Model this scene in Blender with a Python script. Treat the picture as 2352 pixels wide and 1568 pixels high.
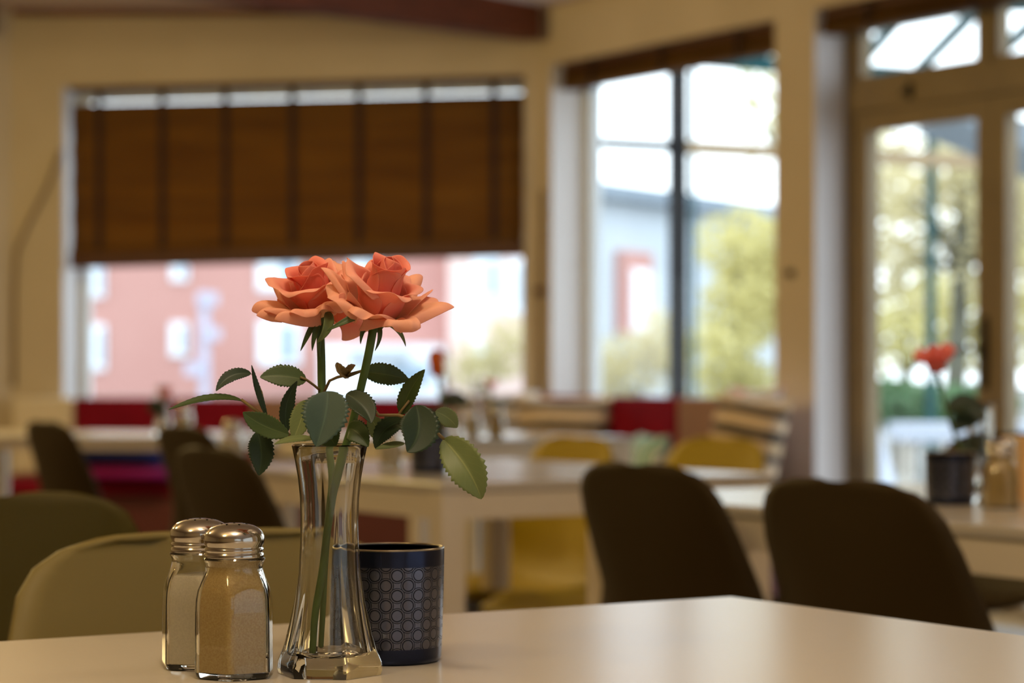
import bpy, bmesh, math, random
from mathutils import Vector, Matrix, Quaternion
V = Vector
for o in list(bpy.data.objects): bpy.data.objects.remove(o)
SC = bpy.context.scene
COL = SC.collection
PI = math.pi
R = math.radians

# ------------------------------------------------------------------ camera, world, lights, exposure
F, CX, HY, CZ = 5504.68, 1176.0, 850.0, 0.927      # focal length in pixels, centre column, horizon row, eye height
cam_d = bpy.data.cameras.new('camera')
cam = bpy.data.objects.new('camera', cam_d); COL.objects.link(cam)
cam.location = (0, 0, CZ); cam.rotation_euler = (R(90), 0, 0)
cam_d.sensor_width = 23.5; cam_d.lens = 55.0
cam_d.shift_y = (HY - 784.0) / 2352.0
cam_d.clip_start = .02; cam_d.clip_end = 500
cam_d.dof.use_dof = True; cam_d.dof.focus_distance = 1.455; cam_d.dof.aperture_fstop = 4.9
SC.camera = cam

w = bpy.data.worlds.new('overcast_sky'); SC.world = w; w.use_nodes = True
wn = w.node_tree.nodes; wn.clear()
wo = wn.new('ShaderNodeOutputWorld'); wb = wn.new('ShaderNodeBackground')
wb.inputs[0].default_value = (.86, .93, 1.0, 1); wb.inputs[1].default_value = 4.0
w.node_tree.links.new(wb.outputs[0], wo.inputs[0])

SC.view_settings.view_transform = 'Standard'; SC.view_settings.look = 'None'
SC.view_settings.exposure = 0.0; SC.view_settings.gamma = 1.0; SC.view_settings.use_curve_mapping = False
SC.cycles.use_denoising = True
SC.cycles.max_bounces = 14; SC.cycles.transmission_bounces = 14; SC.cycles.transparent_max_bounces = 24
SC.cycles.sample_clamp_indirect = 6.0

def lamp(name, loc, power, col, radius=.14):
    d = bpy.data.lights.new(name, 'POINT'); d.energy = power; d.color = col; d.shadow_soft_size = radius
    o = bpy.data.objects.new(name, d); COL.objects.link(o); o.location = loc
    return o
WARM = (1.0, .73, .32)
lamp('unseen_lamp_light', (-2.6, 3.2, 2.35), 34, WARM)
lamp('unseen_lamp_light', (-1.2, .2, 2.35), 38, WARM)
lamp('unseen_lamp_light', (-4.0, 7.0, 2.35), 70, (1.0, .74, .26))
lamp('unseen_lamp_light', (.0, .55, 2.42), 50, (1.0, .80, .56))  # added above the front table to brighten roses and tabletop
lamp('unseen_lamp_light', (-2.35, 8.2, 2.40), 105, (1.0, .77, .32))  # added out of view to brighten the blind wall
lamp('unseen_lamp_light', (1.7, 2.6, 2.38), 24, (1.0, .82, .58))

# ------------------------------------------------------------------ helpers
def lin(c):
    return tuple(((x/255.0)/12.92 if x/255.0 <= .04045 else ((x/255.0+.055)/1.055)**2.4) for x in c)

def at(px, py, D):                       # the point at depth D that stands at this place of the photograph
    return V(((px-CX)/F*D, D, CZ-(py-HY)/F*D))
def onz(px, py, z):
    return at(px, py, (CZ-z)*F/(py-HY))

E2, N2 = V((.524, -.852, 0)).normalized(), V((.852, .524, 0)).normalized()   # along / out through the right window wall
L2, M2 = V((-.978, .208, 0)).normalized(), V((.208, .978, 0)).normalized()   # along / out through the blind wall
C0 = V((.138, 11.0, 0))
UP = V((0, 0, 1))
def W(s, z, d=0): return C0 + E2*s + N2*d + UP*z      # right wall coordinates
def B(s, z, d=0): return C0 + L2*s + M2*d + UP*z      # blind wall coordinates
def ceil_z(p): return 2.583 + .041*max(0, -(p-C0).dot(N2))

class MB:
    def __init__(s): s.v, s.f, s.uv = [], [], {}
    def add(s, verts, faces):
        b = len(s.v); s.v += [V(p) for p in verts]; s.f += [tuple(i+b for i in f) for f in faces]; return s
    def hexa(s, p):                       # 8 corners: bottom four, top four
        return s.add(p, [(3,2,1,0),(4,5,6,7),(0,1,5,4),(1,2,6,5),(2,3,7,6),(3,0,4,7)])
    def box(s, o, a, b, c):
        o, a, b, c = V(o), V(a), V(b), V(c)
        return s.hexa([o, o+a, o+a+b, o+b, o+c, o+a+c, o+a+b+c, o+b+c])
    def cbox(s, c, sx, sy, sz):
        return s.box((c[0]-sx/2, c[1]-sy/2, c[2]-sz/2), (sx,0,0), (0,sy,0), (0,0,sz))
    def bar(s, p, q, wd, ht, up=UP):
        p, q = V(p), V(q); t = (q-p).normalized(); sd = t.cross(up).normalized(); u = sd.cross(t)
        return s.box(p-sd*wd/2-u*ht/2, q-p, sd*wd, u*ht)
    def tube(s, pts, r, n=10):
        pts = [V(p) for p in pts]; m = len(pts); rs = r if isinstance(r, (list, tuple)) else [r]*m
        vs, fs = [], []; ref = None
        for i, p in enumerate(pts):
            t = (pts[min(i+1, m-1)]-pts[max(i-1, 0)]).normalized()
            if ref is None: ref = t.orthogonal().normalized()
            ref = (ref-t*ref.dot(t)).normalized(); bi = t.cross(ref)
            for k in range(n):
                a = 2*PI*k/n; vs.append(p+(ref*math.cos(a)+bi*math.sin(a))*rs[i])
        for i in range(m-1):
            for k in range(n):
                fs.append((i*n+k, i*n+(k+1)%n, (i+1)*n+(k+1)%n, (i+1)*n+k))
        fs.append(tuple(range(n))[::-1]); fs.append(tuple((m-1)*n+k for k in range(n)))
        return s.add(vs, fs)
    def rings(s, rings, cap0=True, cap1=True):      # list of closed rings with equal counts
        n = len(rings[0]); vs = [p for r in rings for p in r]; fs = []
        for i in range(len(rings)-1):
            for k in range(n): fs.append((i*n+k, i*n+(k+1)%n, (i+1)*n+(k+1)%n, (i+1)*n+k))
        if cap0: fs.append(tuple(range(n))[::-1])
        if cap1: fs.append(tuple((len(rings)-1)*n+k for k in range(n)))
        return s.add(vs, fs)
    def lathe(s, prof, n=40, c=(0,0,0), cap0=True, cap1=True):
        c = V(c)
        return s.rings([[c+V((r*math.cos(2*PI*k/n), r*math.sin(2*PI*k/n), z)) for k in range(n)] for r, z in prof], cap0, cap1)
    def grid(s, nu, nv, fn):
        b = len(s.v); vs, fs = [], []
        for j in range(nv+1):
            for i in range(nu+1):
                vs.append(fn(i/nu, j/nv)); s.uv[b+len(vs)-1] = (i/nu, j/nv)
        for j in range(nv):
            for i in range(nu):
                a = j*(nu+1)+i; fs.append((a, a+1, a+nu+2, a+nu+1))
        return s.add(vs, fs)
    def build(s, name, mat, parent=None, loc=None, smooth=False, sharp=None, normals=True):
        me = bpy.data.meshes.new(name)
        off = V(loc) if loc is not None else V((0,0,0))
        me.from_pydata([tuple(p-off) for p in s.v], [], s.f)
        if s.uv:
            ul = me.uv_layers.new(name='uv')
            for lp in me.loops: ul.data[lp.index].uv = s.uv.get(lp.vertex_index, (0, 0))
        if normals:
            bm = bmesh.new(); bm.from_mesh(me); bmesh.ops.recalc_face_normals(bm, faces=bm.faces); bm.to_mesh(me); bm.free()
        if smooth:
            for p in me.polygons: p.use_smooth = True
            if sharp: me.set_sharp_from_angle(angle=R(sharp))
        me.materials.append(mat); me.update()
        o = bpy.data.objects.new(name, me); COL.objects.link(o)
        if parent is not None: o.parent = parent
        if loc is not None: o.location = loc
        return o

def tag(o, label=None, cat=None, group=None, kind=None):
    if label: o['label'] = label
    if cat: o['category'] = cat
    if group: o['group'] = group
    if kind: o['kind'] = kind
    return o
def empty(name, loc=(0,0,0), rz=0):
    o = bpy.data.objects.new(name, None); COL.objects.link(o); o.empty_display_size = .1
    o.location = loc; o.rotation_euler = (0, 0, rz); return o
def copy_tree(o, parent=None):
    c = o.copy(); COL.objects.link(c)
    if parent is not None: c.parent = parent
    for ch in list(o.children): copy_tree(ch, c)
    return c
def mod_solid(o, t, off=-1):
    m = o.modifiers.new('thickness', 'SOLIDIFY'); m.thickness = t; m.offset = off; return o
def mod_sub(o, n=1):
    m = o.modifiers.new('smooth', 'SUBSURF'); m.levels = n; m.render_levels = n; return o
def mod_bev(o, wd, seg=2):
    m = o.modifiers.new('bevel', 'BEVEL'); m.width = wd; m.segments = seg; m.limit_method = 'ANGLE'; m.angle_limit = R(40); return o
def rot_to(f): return math.atan2(f[1], f[0])-PI/2

# ------------------------------------------------------------------ materials
class NT:
    def __init__(s, m): s.t = m.node_tree; s.n = s.t.nodes; s.l = s.t.links
    def new(s, k, **kw):
        x = s.n.new(k)
        for a, b in kw.items(): setattr(x, a, b)
        return x
    def math(s, op, a, b=None, c=None):
        x = s.new('ShaderNodeMath', operation=op)
        for i, q in enumerate((a, b, c)):
            if q is None: continue
            if isinstance(q, (int, float)): x.inputs[i].default_value = q
            else: s.l.new(q, x.inputs[i])
        return x.outputs[0]
    def mix(s, fac, a, b):
        x = s.new('ShaderNodeMix', data_type='RGBA')
        for i, q in ((0, fac), (6, a), (7, b)):
            if isinstance(q, (int, float)): x.inputs[i].default_value = q
            elif isinstance(q, tuple): x.inputs[i].default_value = (*q, 1)
            else: s.l.new(q, x.inputs[i])
        return x.outputs[2]
    def noise(s, scale, detail=3, coord='Object', vec=None):
        x = s.new('ShaderNodeTexNoise'); x.inputs['Scale'].default_value = scale; x.inputs['Detail'].default_value = detail
        if vec is None: vec = s.new('ShaderNodeTexCoord').outputs[coord]
        s.l.new(vec, x.inputs['Vector']); return x.outputs['Fac']

def mat(name, c, rough=.5, c2=None, scale=8, stretch=None, metal=0, spec=.5, bump=0, bscale=None, trans=0, tcol=None, coat=0, sss=0):
    m = bpy.data.materials.new(name); m.use_nodes = True; t = NT(m); p = t.n['Principled BSDF']
    p.inputs['Roughness'].default_value = rough; p.inputs['Metallic'].default_value = metal
    p.inputs['Specular IOR Level'].default_value = spec
    if coat: p.inputs['Coat Weight'].default_value = coat; p.inputs['Coat Roughness'].default_value = .1
    c = lin(c); p.inputs['Base Color'].default_value = (*c, 1); out = None
    vec = None
    if stretch:
        mp = t.new('ShaderNodeMapping'); mp.inputs['Scale'].default_value = stretch
        t.l.new(t.new('ShaderNodeTexCoord').outputs['Object'], mp.inputs['Vector']); vec = mp.outputs[0]
    if c2:
        nz = t.noise(scale, 4, vec=vec); rp = t.new('ShaderNodeMapRange'); rp.inputs[1].default_value = .3; rp.inputs[2].default_value = .7
        t.l.new(nz, rp.inputs[0]); out = t.mix(rp.outputs[0], c, lin(c2)); t.l.new(out, p.inputs['Base Color'])
    if bump:
        bp = t.new('ShaderNodeBump'); bp.inputs['Strength'].default_value = bump; bp.inputs['Distance'].default_value = .002
        t.l.new(t.noise(bscale or scale*3, 3, vec=vec), bp.inputs['Height']); t.l.new(bp.outputs[0], p.inputs['Normal'])
    if sss:
        p.inputs['Subsurface Weight'].default_value = sss; p.inputs['Subsurface Radius'].default_value = (.004, .002, .001)
    if trans:
        tr = t.new('ShaderNodeBsdfTranslucent'); mx = t.new('ShaderNodeMixShader'); mx.inputs[0].default_value = trans
        tc = lin(tcol) if tcol else c; tr.inputs[0].default_value = (*tc, 1)
        if out is not None and not tcol: t.l.new(out, tr.inputs[0])
        t.l.new(p.outputs[0], mx.inputs[1]); t.l.new(tr.outputs[0], mx.inputs[2])
        t.l.new(mx.outputs[0], t.n['Material Output'].inputs[0])
    return m

def glass_mat(name, col=(255,255,255), ior=1.5, rough=0.0):
    m = bpy.data.materials.new(name); m.use_nodes = True; t = NT(m); t.n.remove(t.n['Principled BSDF'])
    g = t.new('ShaderNodeBsdfGlass'); g.inputs['Color'].default_value = (*lin(col), 1); g.inputs['IOR'].default_value = ior; g.inputs['Roughness'].default_value = rough
    t.l.new(g.outputs[0], t.n['Material Output'].inputs[0]); return m
def pane_mat(name, tint=(247,250,250)):
    m = bpy.data.materials.new(name); m.use_nodes = True; t = NT(m); t.n.remove(t.n['Principled BSDF'])
    tr = t.new('ShaderNodeBsdfTransparent'); tr.inputs[0].default_value = (*lin(tint), 1)
    gl = t.new('ShaderNodeBsdfGlossy'); gl.inputs['Roughness'].default_value = .01
    fc = t.new('ShaderNodeLayerWeight').outputs['Facing']
    mx = t.new('ShaderNodeMixShader'); t.l.new(t.math('ADD', t.math('MULTIPLY', t.math('POWER', fc, 5), .5), .025), mx.inputs[0]); t.l.new(tr.outputs[0], mx.inputs[1]); t.l.new(gl.outputs[0], mx.inputs[2])
    t.l.new(mx.outputs[0], t.n['Material Output'].inputs[0]); return m

def petal_mat(name, base, mid, edge, trans=.3):
    m = bpy.data.materials.new(name); m.use_nodes = True; t = NT(m); p = t.n['Principled BSDF']
    sp = t.new('ShaderNodeSeparateXYZ'); t.l.new(t.new('ShaderNodeTexCoord').outputs['UV'], sp.inputs[0])
    cr = t.new('ShaderNodeValToRGB'); e = cr.color_ramp.elements
    e[0].position = .05; e[0].color = (*lin(base), 1); e[1].position = 1; e[1].color = (*lin(edge), 1)
    k = e.new(.5); k.color = (*lin(mid), 1)
    nz = t.noise(60, 3); f = t.math('ADD', sp.outputs[1], t.math('MULTIPLY', t.math('SUBTRACT', nz, .5), .22)); t.l.new(f, cr.inputs[0])
    t.l.new(cr.outputs[0], p.inputs['Base Color']); p.inputs['Roughness'].default_value = .55; p.inputs['Specular IOR Level'].default_value = .25
    bp = t.new('ShaderNodeBump'); bp.inputs['Strength'].default_value = .12; bp.inputs['Distance'].default_value = .001
    mp = t.new('ShaderNodeMapping'); mp.inputs['Scale'].default_value = (40, 2, 1); t.l.new(t.new('ShaderNodeTexCoord').outputs['UV'], mp.inputs[0])
    t.l.new(t.noise(2, 2, vec=mp.outputs[0]), bp.inputs['Height']); t.l.new(bp.outputs[0], p.inputs['Normal'])
    tr = t.new('ShaderNodeBsdfTranslucent'); t.l.new(cr.outputs[0], tr.inputs[0]); mx = t.new('ShaderNodeMixShader'); mx.inputs[0].default_value = trans
    t.l.new(p.outputs[0], mx.inputs[1]); t.l.new(tr.outputs[0], mx.inputs[2]); t.l.new(mx.outputs[0], t.n['Material Output'].inputs[0]); return m
def leaf_mat(name, a, b, rib, trans=.18, rough=.45):
    m = bpy.data.materials.new(name); m.use_nodes = True; t = NT(m); p = t.n['Principled BSDF']
    uv = t.new('ShaderNodeTexCoord').outputs['UV']; sp = t.new('ShaderNodeSeparateXYZ'); t.l.new(uv, sp.inputs[0])
    c = t.mix(t.noise(70, 3), lin(a), lin(b))
    du = t.math('ABSOLUTE', t.math('SUBTRACT', sp.outputs[0], .5))
    vein = t.math('FRACT', t.math('SUBTRACT', t.math('MULTIPLY', sp.outputs[1], 8), t.math('MULTIPLY', du, 5)))
    vl = t.math('MULTIPLY', t.math('LESS_THAN', vein, .10), .16)
    rb = t.math('MAXIMUM', t.math('LESS_THAN', du, .022), vl)
    c = t.mix(rb, c, lin(rib)); t.l.new(c, p.inputs['Base Color']); p.inputs['Roughness'].default_value = rough
    p.inputs['Specular IOR Level'].default_value = .35
    tr = t.new('ShaderNodeBsdfTranslucent'); t.l.new(c, tr.inputs[0]); mx = t.new('ShaderNodeMixShader'); mx.inputs[0].default_value = trans
    t.l.new(p.outputs[0], mx.inputs[1]); t.l.new(tr.outputs[0], mx.inputs[2]); t.l.new(mx.outputs[0], t.n['Material Output'].inputs[0]); return m

def stripe_mat(name, cols, scale, axis=2, wob=.02):
    m = bpy.data.materials.new(name); m.use_nodes = True; t = NT(m); p = t.n['Principled BSDF']; p.inputs['Roughness'].default_value = .9
    sp = t.new('ShaderNodeSeparateXYZ'); t.l.new(t.new('ShaderNodeTexCoord').outputs['Object'], sp.inputs[0])
    z = t.math('ADD', sp.outputs[axis], t.math('MULTIPLY', t.noise(9, 2), wob))
    f = t.math('FRACT', t.math('MULTIPLY', z, scale))
    cr = t.new('ShaderNodeValToRGB'); cr.color_ramp.interpolation = 'CONSTANT'; e = cr.color_ramp.elements
    for i, c in enumerate(cols):
        k = e[i] if i < 2 else e.new(i/len(cols))
        k.position = i/len(cols); k.color = (*lin(c), 1)
    t.l.new(f, cr.inputs[0]); t.l.new(cr.outputs[0], p.inputs['Base Color']); return m

def candle_mat():
    m = bpy.data.materials.new('navy_lacquer_glass'); m.use_nodes = True; t = NT(m); p = t.n['Principled BSDF']
    sp = t.new('ShaderNodeSeparateXYZ'); t.l.new(t.new('ShaderNodeTexCoord').outputs['Object'], sp.inputs[0])
    ang = t.math('ARCTAN2', sp.outputs[1], sp.outputs[0])
    u = t.math('MULTIPLY', ang, 15/(2*PI)); v = t.math('DIVIDE', sp.outputs[2], 12.7e-3)
    def rings(du, dv):
        a = t.math('MULTIPLY', t.math('SUBTRACT', t.math('FRACT', t.math('ADD', u, du)), .5), 14.2)
        b = t.math('MULTIPLY', t.math('SUBTRACT', t.math('FRACT', t.math('ADD', v, dv)), .5), 12.7)
        d = t.math('SQRT', t.math('ADD', t.math('MULTIPLY', a, a), t.math('MULTIPLY', b, b)))
        q = t.math('LESS_THAN', t.math('ABSOLUTE', t.math('SUBTRACT', d, 3.55)), .36)
        return t.math('MAXIMUM', q, t.math('LESS_THAN', t.math('ABSOLUTE', t.math('SUBTRACT', d, 4.75)), .22))
    ln = t.math('MAXIMUM', rings(0, 0), rings(.5, .5))
    inz = t.math('MULTIPLY', t.math('GREATER_THAN', sp.outputs[2], .010), t.math('LESS_THAN', sp.outputs[2], .062))
    ln = t.math('MULTIPLY', ln, inz)
    c = t.mix(inz, lin((36, 43, 66)), t.mix(ln, lin((92, 95, 110)), lin((24, 28, 40)))); t.l.new(c, p.inputs['Base Color'])
    p.inputs['Metallic'].default_value = .75
    rg = t.math('ADD', t.math('MULTIPLY', ln, .25), .22); t.l.new(rg, p.inputs['Roughness']); return m

M = {}
def mk(k, *a, **kw): M[k] = mat(k, *a, **kw)
mk('cream_plaster', (196,180,156), .9, (188,172,148), 3, bump=.1, bscale=60, spec=.2)
mk('ceiling_white', (222,208,200), .9, spec=.2)
mk('beam_wood', (116,56,26), .6, (84,38,18), 6, stretch=(1,1,8))
mk('floor_wood', (96,74,54), .5, (74,54,40), 4, stretch=(1,8,1))
mk('white_frame', (206,210,214), .5)
mk('door_frame', (128,108,72), .5, (118,98,64), 6)
mk('dark_metal', (18,18,20), .6, spec=.2)
mk('reveal_white', (214,212,214), .8)
mk('blind_weave', (122,84,20), .8, (80,50,10), 5, stretch=(.3,.3,3.2), trans=.42, tcol=(148,98,16))
mk('blind_tape', (40,12,4), .8)
mk('blind_rail', (72,32,14), .6)
mk('crimson', (128,6,32), .85, (112,4,30), 12, spec=.2)
mk('taupe', (150,116,98), .85, (140,106,90), 12, spec=.2)
mk('ivory_cloth', (214,200,176), .85)
mk('bench_wood', (84,26,22), .6)
mk('magenta', (128,16,88), .85, spec=.2)
mk('navy', (30,38,96), .85, (20,26,70), 9, spec=.2)
mk('table_white', (190,182,168), .25, bump=.02, bscale=120, spec=.6)
mk('table_frame', (216,204,182), .45)
mk('shell_brown_shade', (52,39,14), .6, spec=.2)  # dark copy of the common chair plastic, shade of unlit backs in its colour
mk('shell_olive_lit', (118,104,56), .55, spec=.3)  # olive plastic with the light on its front put into the colour
mk('shell_olive_shade', (78,68,22), .55, spec=.3)  # darker copy of the olive shell, shade put into the colour
mk('shell_mustard_lit', (176,150,16), .55, spec=.35)  # bright copy of the common chair plastic, light put into the colour
mk('leg_white', (206,200,190), .45)
mk('chrome', (196,190,180), .14, metal=1)
mk('steel_inside', (150,140,120), .3, metal=1)
mk('pepper', (206,180,120), .9, (186,154,92), 900, bump=.4, bscale=2500)
mk('salt', (226,216,196), .9, (212,202,182), 900, bump=.3, bscale=2500)
mk('stem_green', (78,104,50), .5, (66,88,40), 40, spec=.4)
mk('stalk_brown', (112,92,52), .6)
mk('calyx_green', (60,80,40), .55)
mk('sage', (112,130,84), .6, trans=.15)
mk('wood_light', (206,160,96), .5)
mk('paper', (236,222,196), .8)
mk('brick_pink', (180,132,124), .9, (186,140,132), .25)
mk('pale_pink', (222,196,190), .9)
mk('far_white', (226,232,240), .8)
mk('far_glass', (140,160,180), .2)
mk('far_grey', (182,190,198), .85)
mk('roof_grey', (128,140,152), .8)
mk('pole_grey', (176,176,196), .6)
mk('grass', (120,130,76), .9, (150,150,96), .6)
mk('paving', (122,122,118), .9, (108,108,106), .7)
mk('teal_steel', (10,66,72), .6, spec=.2)
mk('bark', (92,92,80), .9, (70,70,58), 4)
mk('leaf_yellow', (212,202,140), .7, (184,176,116), .8, trans=.35)
mk('leaf_pale', (204,192,150), .7, (180,170,128), .8, trans=.4)
mk('leaf_green', (96,128,84), .7, (70,104,70), .8, trans=.3)
mk('cloth_white', (176,184,200), .8)
mk('beam_tan', (150,128,98), .7)
mk('red_bud', (222,104,34), .6, trans=.12)
mk('pink_bloom', (255,172,162), .6, (252,150,138), 60, trans=.5)
mk('wax', (235,228,210), .5, sss=.3)
mk('cord_brown', (112,86,62), .8)
M['petal_in'] = petal_mat('petal_in', (250,126,92), (252,130,112), (252,168,148), .38)
M['petal_mid'] = petal_mat('petal_mid', (250,164,110), (252,152,128), (252,192,168), .38)
M['petal_out'] = petal_mat('petal_out', (250,206,140), (250,202,164), (252,190,164), .38)
M['leaf_dark'] = leaf_mat('leaf_dark', (44,62,40), (34,50,32), (54,72,46))
M['leaf_blue'] = leaf_mat('leaf_blue', (58,80,68), (48,68,58), (64,86,72), .1, .5)
M['leaf_mid'] = leaf_mat('leaf_mid', (70,88,44), (56,74,36), (84,98,54))
M['leaf_light'] = leaf_mat('leaf_light', (120,132,84), (100,116,70), (136,146,92), .25)
M['clear_glass'] = glass_mat('clear_glass', (252,252,250))
M['pane'] = pane_mat('pane')
M['lacquer'] = candle_mat()
M['frosted'] = mat('frosted', (225,228,230), .4, trans=.5)
M['tan_stripe'] = stripe_mat('tan_stripe', ((204,178,142),(64,58,54),(214,190,160),(84,74,68)), 6)
M['grey_stripe'] = stripe_mat('grey_stripe', ((206,196,186),(120,110,106),(196,176,150),(80,72,68)), 6)
M['pink_print'] = stripe_mat('pink_print', ((236,226,232),(226,150,176),(240,236,240),(170,176,200)), 14, wob=.08)
M['teal_print'] = stripe_mat('teal_print', ((196,206,190),(110,168,150),(206,212,200),(60,140,124)), 9, axis=0, wob=.16)

# ------------------------------------------------------------------ setting
RE = C0+E2*6.0
CL = C0+L2*2.609
WLd = V((-.839, -.545, 0)).normalized()
WE = CL+WLd*5.2
POLY = [C0, RE, V((RE.x, -3, 0)), V((-6.7, -3, 0)), V((WE.x, WE.y, 0)), CL]
def struct(o): o['kind'] = 'structure'; return o
def slab(name, poly, zf0, zf1, m):
    n = len(poly); b = MB()
    b.add([V((p.x, p.y, zf0(p))) for p in poly]+[V((p.x, p.y, zf1(p))) for p in poly],
          [tuple(range(n))[::-1], tuple(range(n, 2*n))]+[(i, (i+1)%n, (i+1)%n+n, i+n) for i in range(n)])
    return struct(b.build(name, m))
def wall(name, P, d, out, length, thick, m, openings=(), s_from=0.0):
    b = MB(); cuts = sorted({s_from, length, *[o[0] for o in openings], *[o[1] for o in openings]})
    for a, c in zip(cuts[:-1], cuts[1:]):
        segs = [(0.0, None)]
        for o in openings:
            if o[0] <= a+1e-6 and o[1] >= c-1e-6:
                segs = ([(0.0, o[2])] if o[2] > .01 else [])+[(o[3], None)]
        for z0, z1 in segs:
            A, Cc = P+d*a, P+d*c
            za, zc = (z1, z1) if z1 is not None else (ceil_z(A)+.02, ceil_z(Cc)+.02)
            b.hexa([A+UP*z0, Cc+UP*z0, Cc+out*thick+UP*z0, A+out*thick+UP*z0,
                    A+UP*za, Cc+UP*zc, Cc+out*thick+UP*zc, A+out*thick+UP*za])
    return struct(b.build(name, m))
slab('floor', POLY, lambda p: -.08, lambda p: 0.0, M['floor_wood'])
slab('ceiling', POLY, ceil_z, lambda p: ceil_z(p)+.1, M['ceiling_white'])
WIN1 = (.082, 2.345, .72, 2.285)
WIN2 = (.074, 1.731, .73, 2.32)
DOOR = (1.978, 3.75, 0.0, 2.33)
SIDE = (5.0, 8.6, .02, 2.4)
FRONT = (.6, 2.8, .9, 2.35)
ADDED_WIN4 = (4.2, 5.7, .55, 2.3)
wall('wall_back', C0, L2, M2, 2.609, .26, M['cream_plaster'], [WIN1])
wall('wall_right', C0, E2, N2, 6.0, .26, M['cream_plaster'], [WIN2, DOOR, ADDED_WIN4])
wall('wall_left', CL, WLd, V((-.545, .839, 0)), 5.2, .2, M['cream_plaster'])
wall('wall_side', POLY[1], V((0,-1,0)), V((1,0,0)), POLY[1].y+3, .2, M['cream_plaster'], [SIDE])
wall('wall_front', POLY[2], V((-1,0,0)), V((0,-1,0)), POLY[2].x+6.7, .2, M['cream_plaster'], [FRONT])
wall('wall_far_left', POLY[3], V((0,1,0)), V((-1,0,0)), POLY[4].y+3, .2, M['cream_plaster'])
# ceiling beams: one out of each corner of the bay, plus the board along the wall head
def beam(name, p, d, length, wd, z0, z1f):
    d = V(d).normalized(); sd = V((-d.y, d.x, 0)); q = p+d*length; b = MB()
    b.hexa([p-sd*wd/2+UP*z0, p+sd*wd/2+UP*z0, q+sd*wd/2+UP*z0, q-sd*wd/2+UP*z0,
            p-sd*wd/2+UP*z1f(p), p+sd*wd/2+UP*z1f(p), q+sd*wd/2+UP*z1f(q), q-sd*wd/2+UP*z1f(q)])
    return struct(b.build(name, M['beam_wood']))
beam('trim_1', C0+V((-.05,-.06,0)), (-.736,-.676,0), 6.5, .12, 2.435, lambda p: ceil_z(p)+.0)
beam('trim_2', CL+V((-.10,-.12,0)), (-.35,-.94,0), 5.0, .12, 2.53, lambda p: ceil_z(p)+.0)
b = MB(); A, Cc = B(.05, 0, -.04), B(2.58, 0, -.04)
b.hexa([A+UP*(ceil_z(A)-.03), Cc+UP*(ceil_z(Cc)-.03), Cc+M2*.04+UP*(ceil_z(Cc)-.03), A+M2*.04+UP*(ceil_z(A)-.03),
        A+UP*ceil_z(A), Cc+UP*ceil_z(Cc), Cc+M2*.04+UP*ceil_z(Cc), A+M2*.04+UP*ceil_z(A)])
struct(b.build('trim_3', M['beam_wood']))

def frame_mb(Q, s0, s1, z0, z1, d0, d1, wd):
    b = MB()
    def bx(a, c, lo, hi): b.hexa([Q(a,lo,d0), Q(c,lo,d0), Q(c,lo,d1), Q(a,lo,d1), Q(a,hi,d0), Q(c,hi,d0), Q(c,hi,d1), Q(a,hi,d1)])
    bx(s0, s0+wd, z0, z1); bx(s1-wd, s1, z0, z1); bx(s0+wd, s1-wd, z0, z0+wd); bx(s0+wd, s1-wd, z1-wd, z1)
    return b
def flat(Q, s0, s1, z0, z1, d, th=.006):
    return MB().hexa([Q(s0,z0,d), Q(s1,z0,d), Q(s1,z0,d+th), Q(s0,z0,d+th), Q(s0,z1,d), Q(s1,z1,d), Q(s1,z1,d+th), Q(s0,z1,d+th)])

def window(name, Q, op, wd, d0, d1, fm, pm='pane'):
    root = empty(name, Q((op[0]+op[1])/2, op[2], d0)); root['kind'] = 'structure'; L = root.location
    def ad(mb, nm, m): o = mb.build(nm, m, root, None); o.location = -V(L); return o
    ad(frame_mb(Q, op[0], op[1], op[2], op[3], d0, d1, wd), 'window_frame', fm)
    ad(flat(Q, op[0]+wd, op[1]-wd, op[2]+wd, op[3]-wd, (d0+d1)/2), 'pane', M[pm])
    s = flat(Q, op[0]-.03, op[1]+.03, op[2]-.03, op[2], -.03, d0+.03)
    ad(s, 'window_sill', M['reveal_white'])
    return root
window('window_1', B, WIN1, .05, .19, .25, M['white_frame'])
window('window_2', W, WIN2, .06, .18, .24, M['white_frame'])
window('added_window_3', W, ADDED_WIN4, .06, .18, .24, M['white_frame'])  # unseen window added to bring daylight in from the right
def X(s, z, d=0): return POLY[1]+V((d, -s, z))         # side wall coordinates, outside the frame: unseen frosted glazing added for daylight and reflections
window('added_window_4', X, SIDE, .06, .10, .16, M['white_frame'], 'frosted')
def Y(s, z, d=0): return POLY[2]+V((-s, -d, z))       # wall behind the camera: unseen window added for frontal daylight
window('added_window_5', Y, FRONT, .06, .10, .16, M['white_frame'], 'frosted')
# white-painted reveals of the three openings
for nm, Q, op, sd in (('trim_4', B, WIN1, 1), ('trim_5', W, WIN2, 0), ('trim_6', W, DOOR, 0)):
    s = op[1] if sd else op[0]; sg = -1 if sd else 1; dd = .15 if op is DOOR else .19
    struct(MB().hexa([Q(s,op[2],0), Q(s+sg*.006,op[2],0), Q(s+sg*.006,op[2],dd), Q(s,op[2],dd), Q(s,op[3],0), Q(s+sg*.006,op[3],0), Q(s+sg*.006,op[3],dd), Q(s,op[3],dd)]).build(nm, M['reveal_white']))

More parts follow.
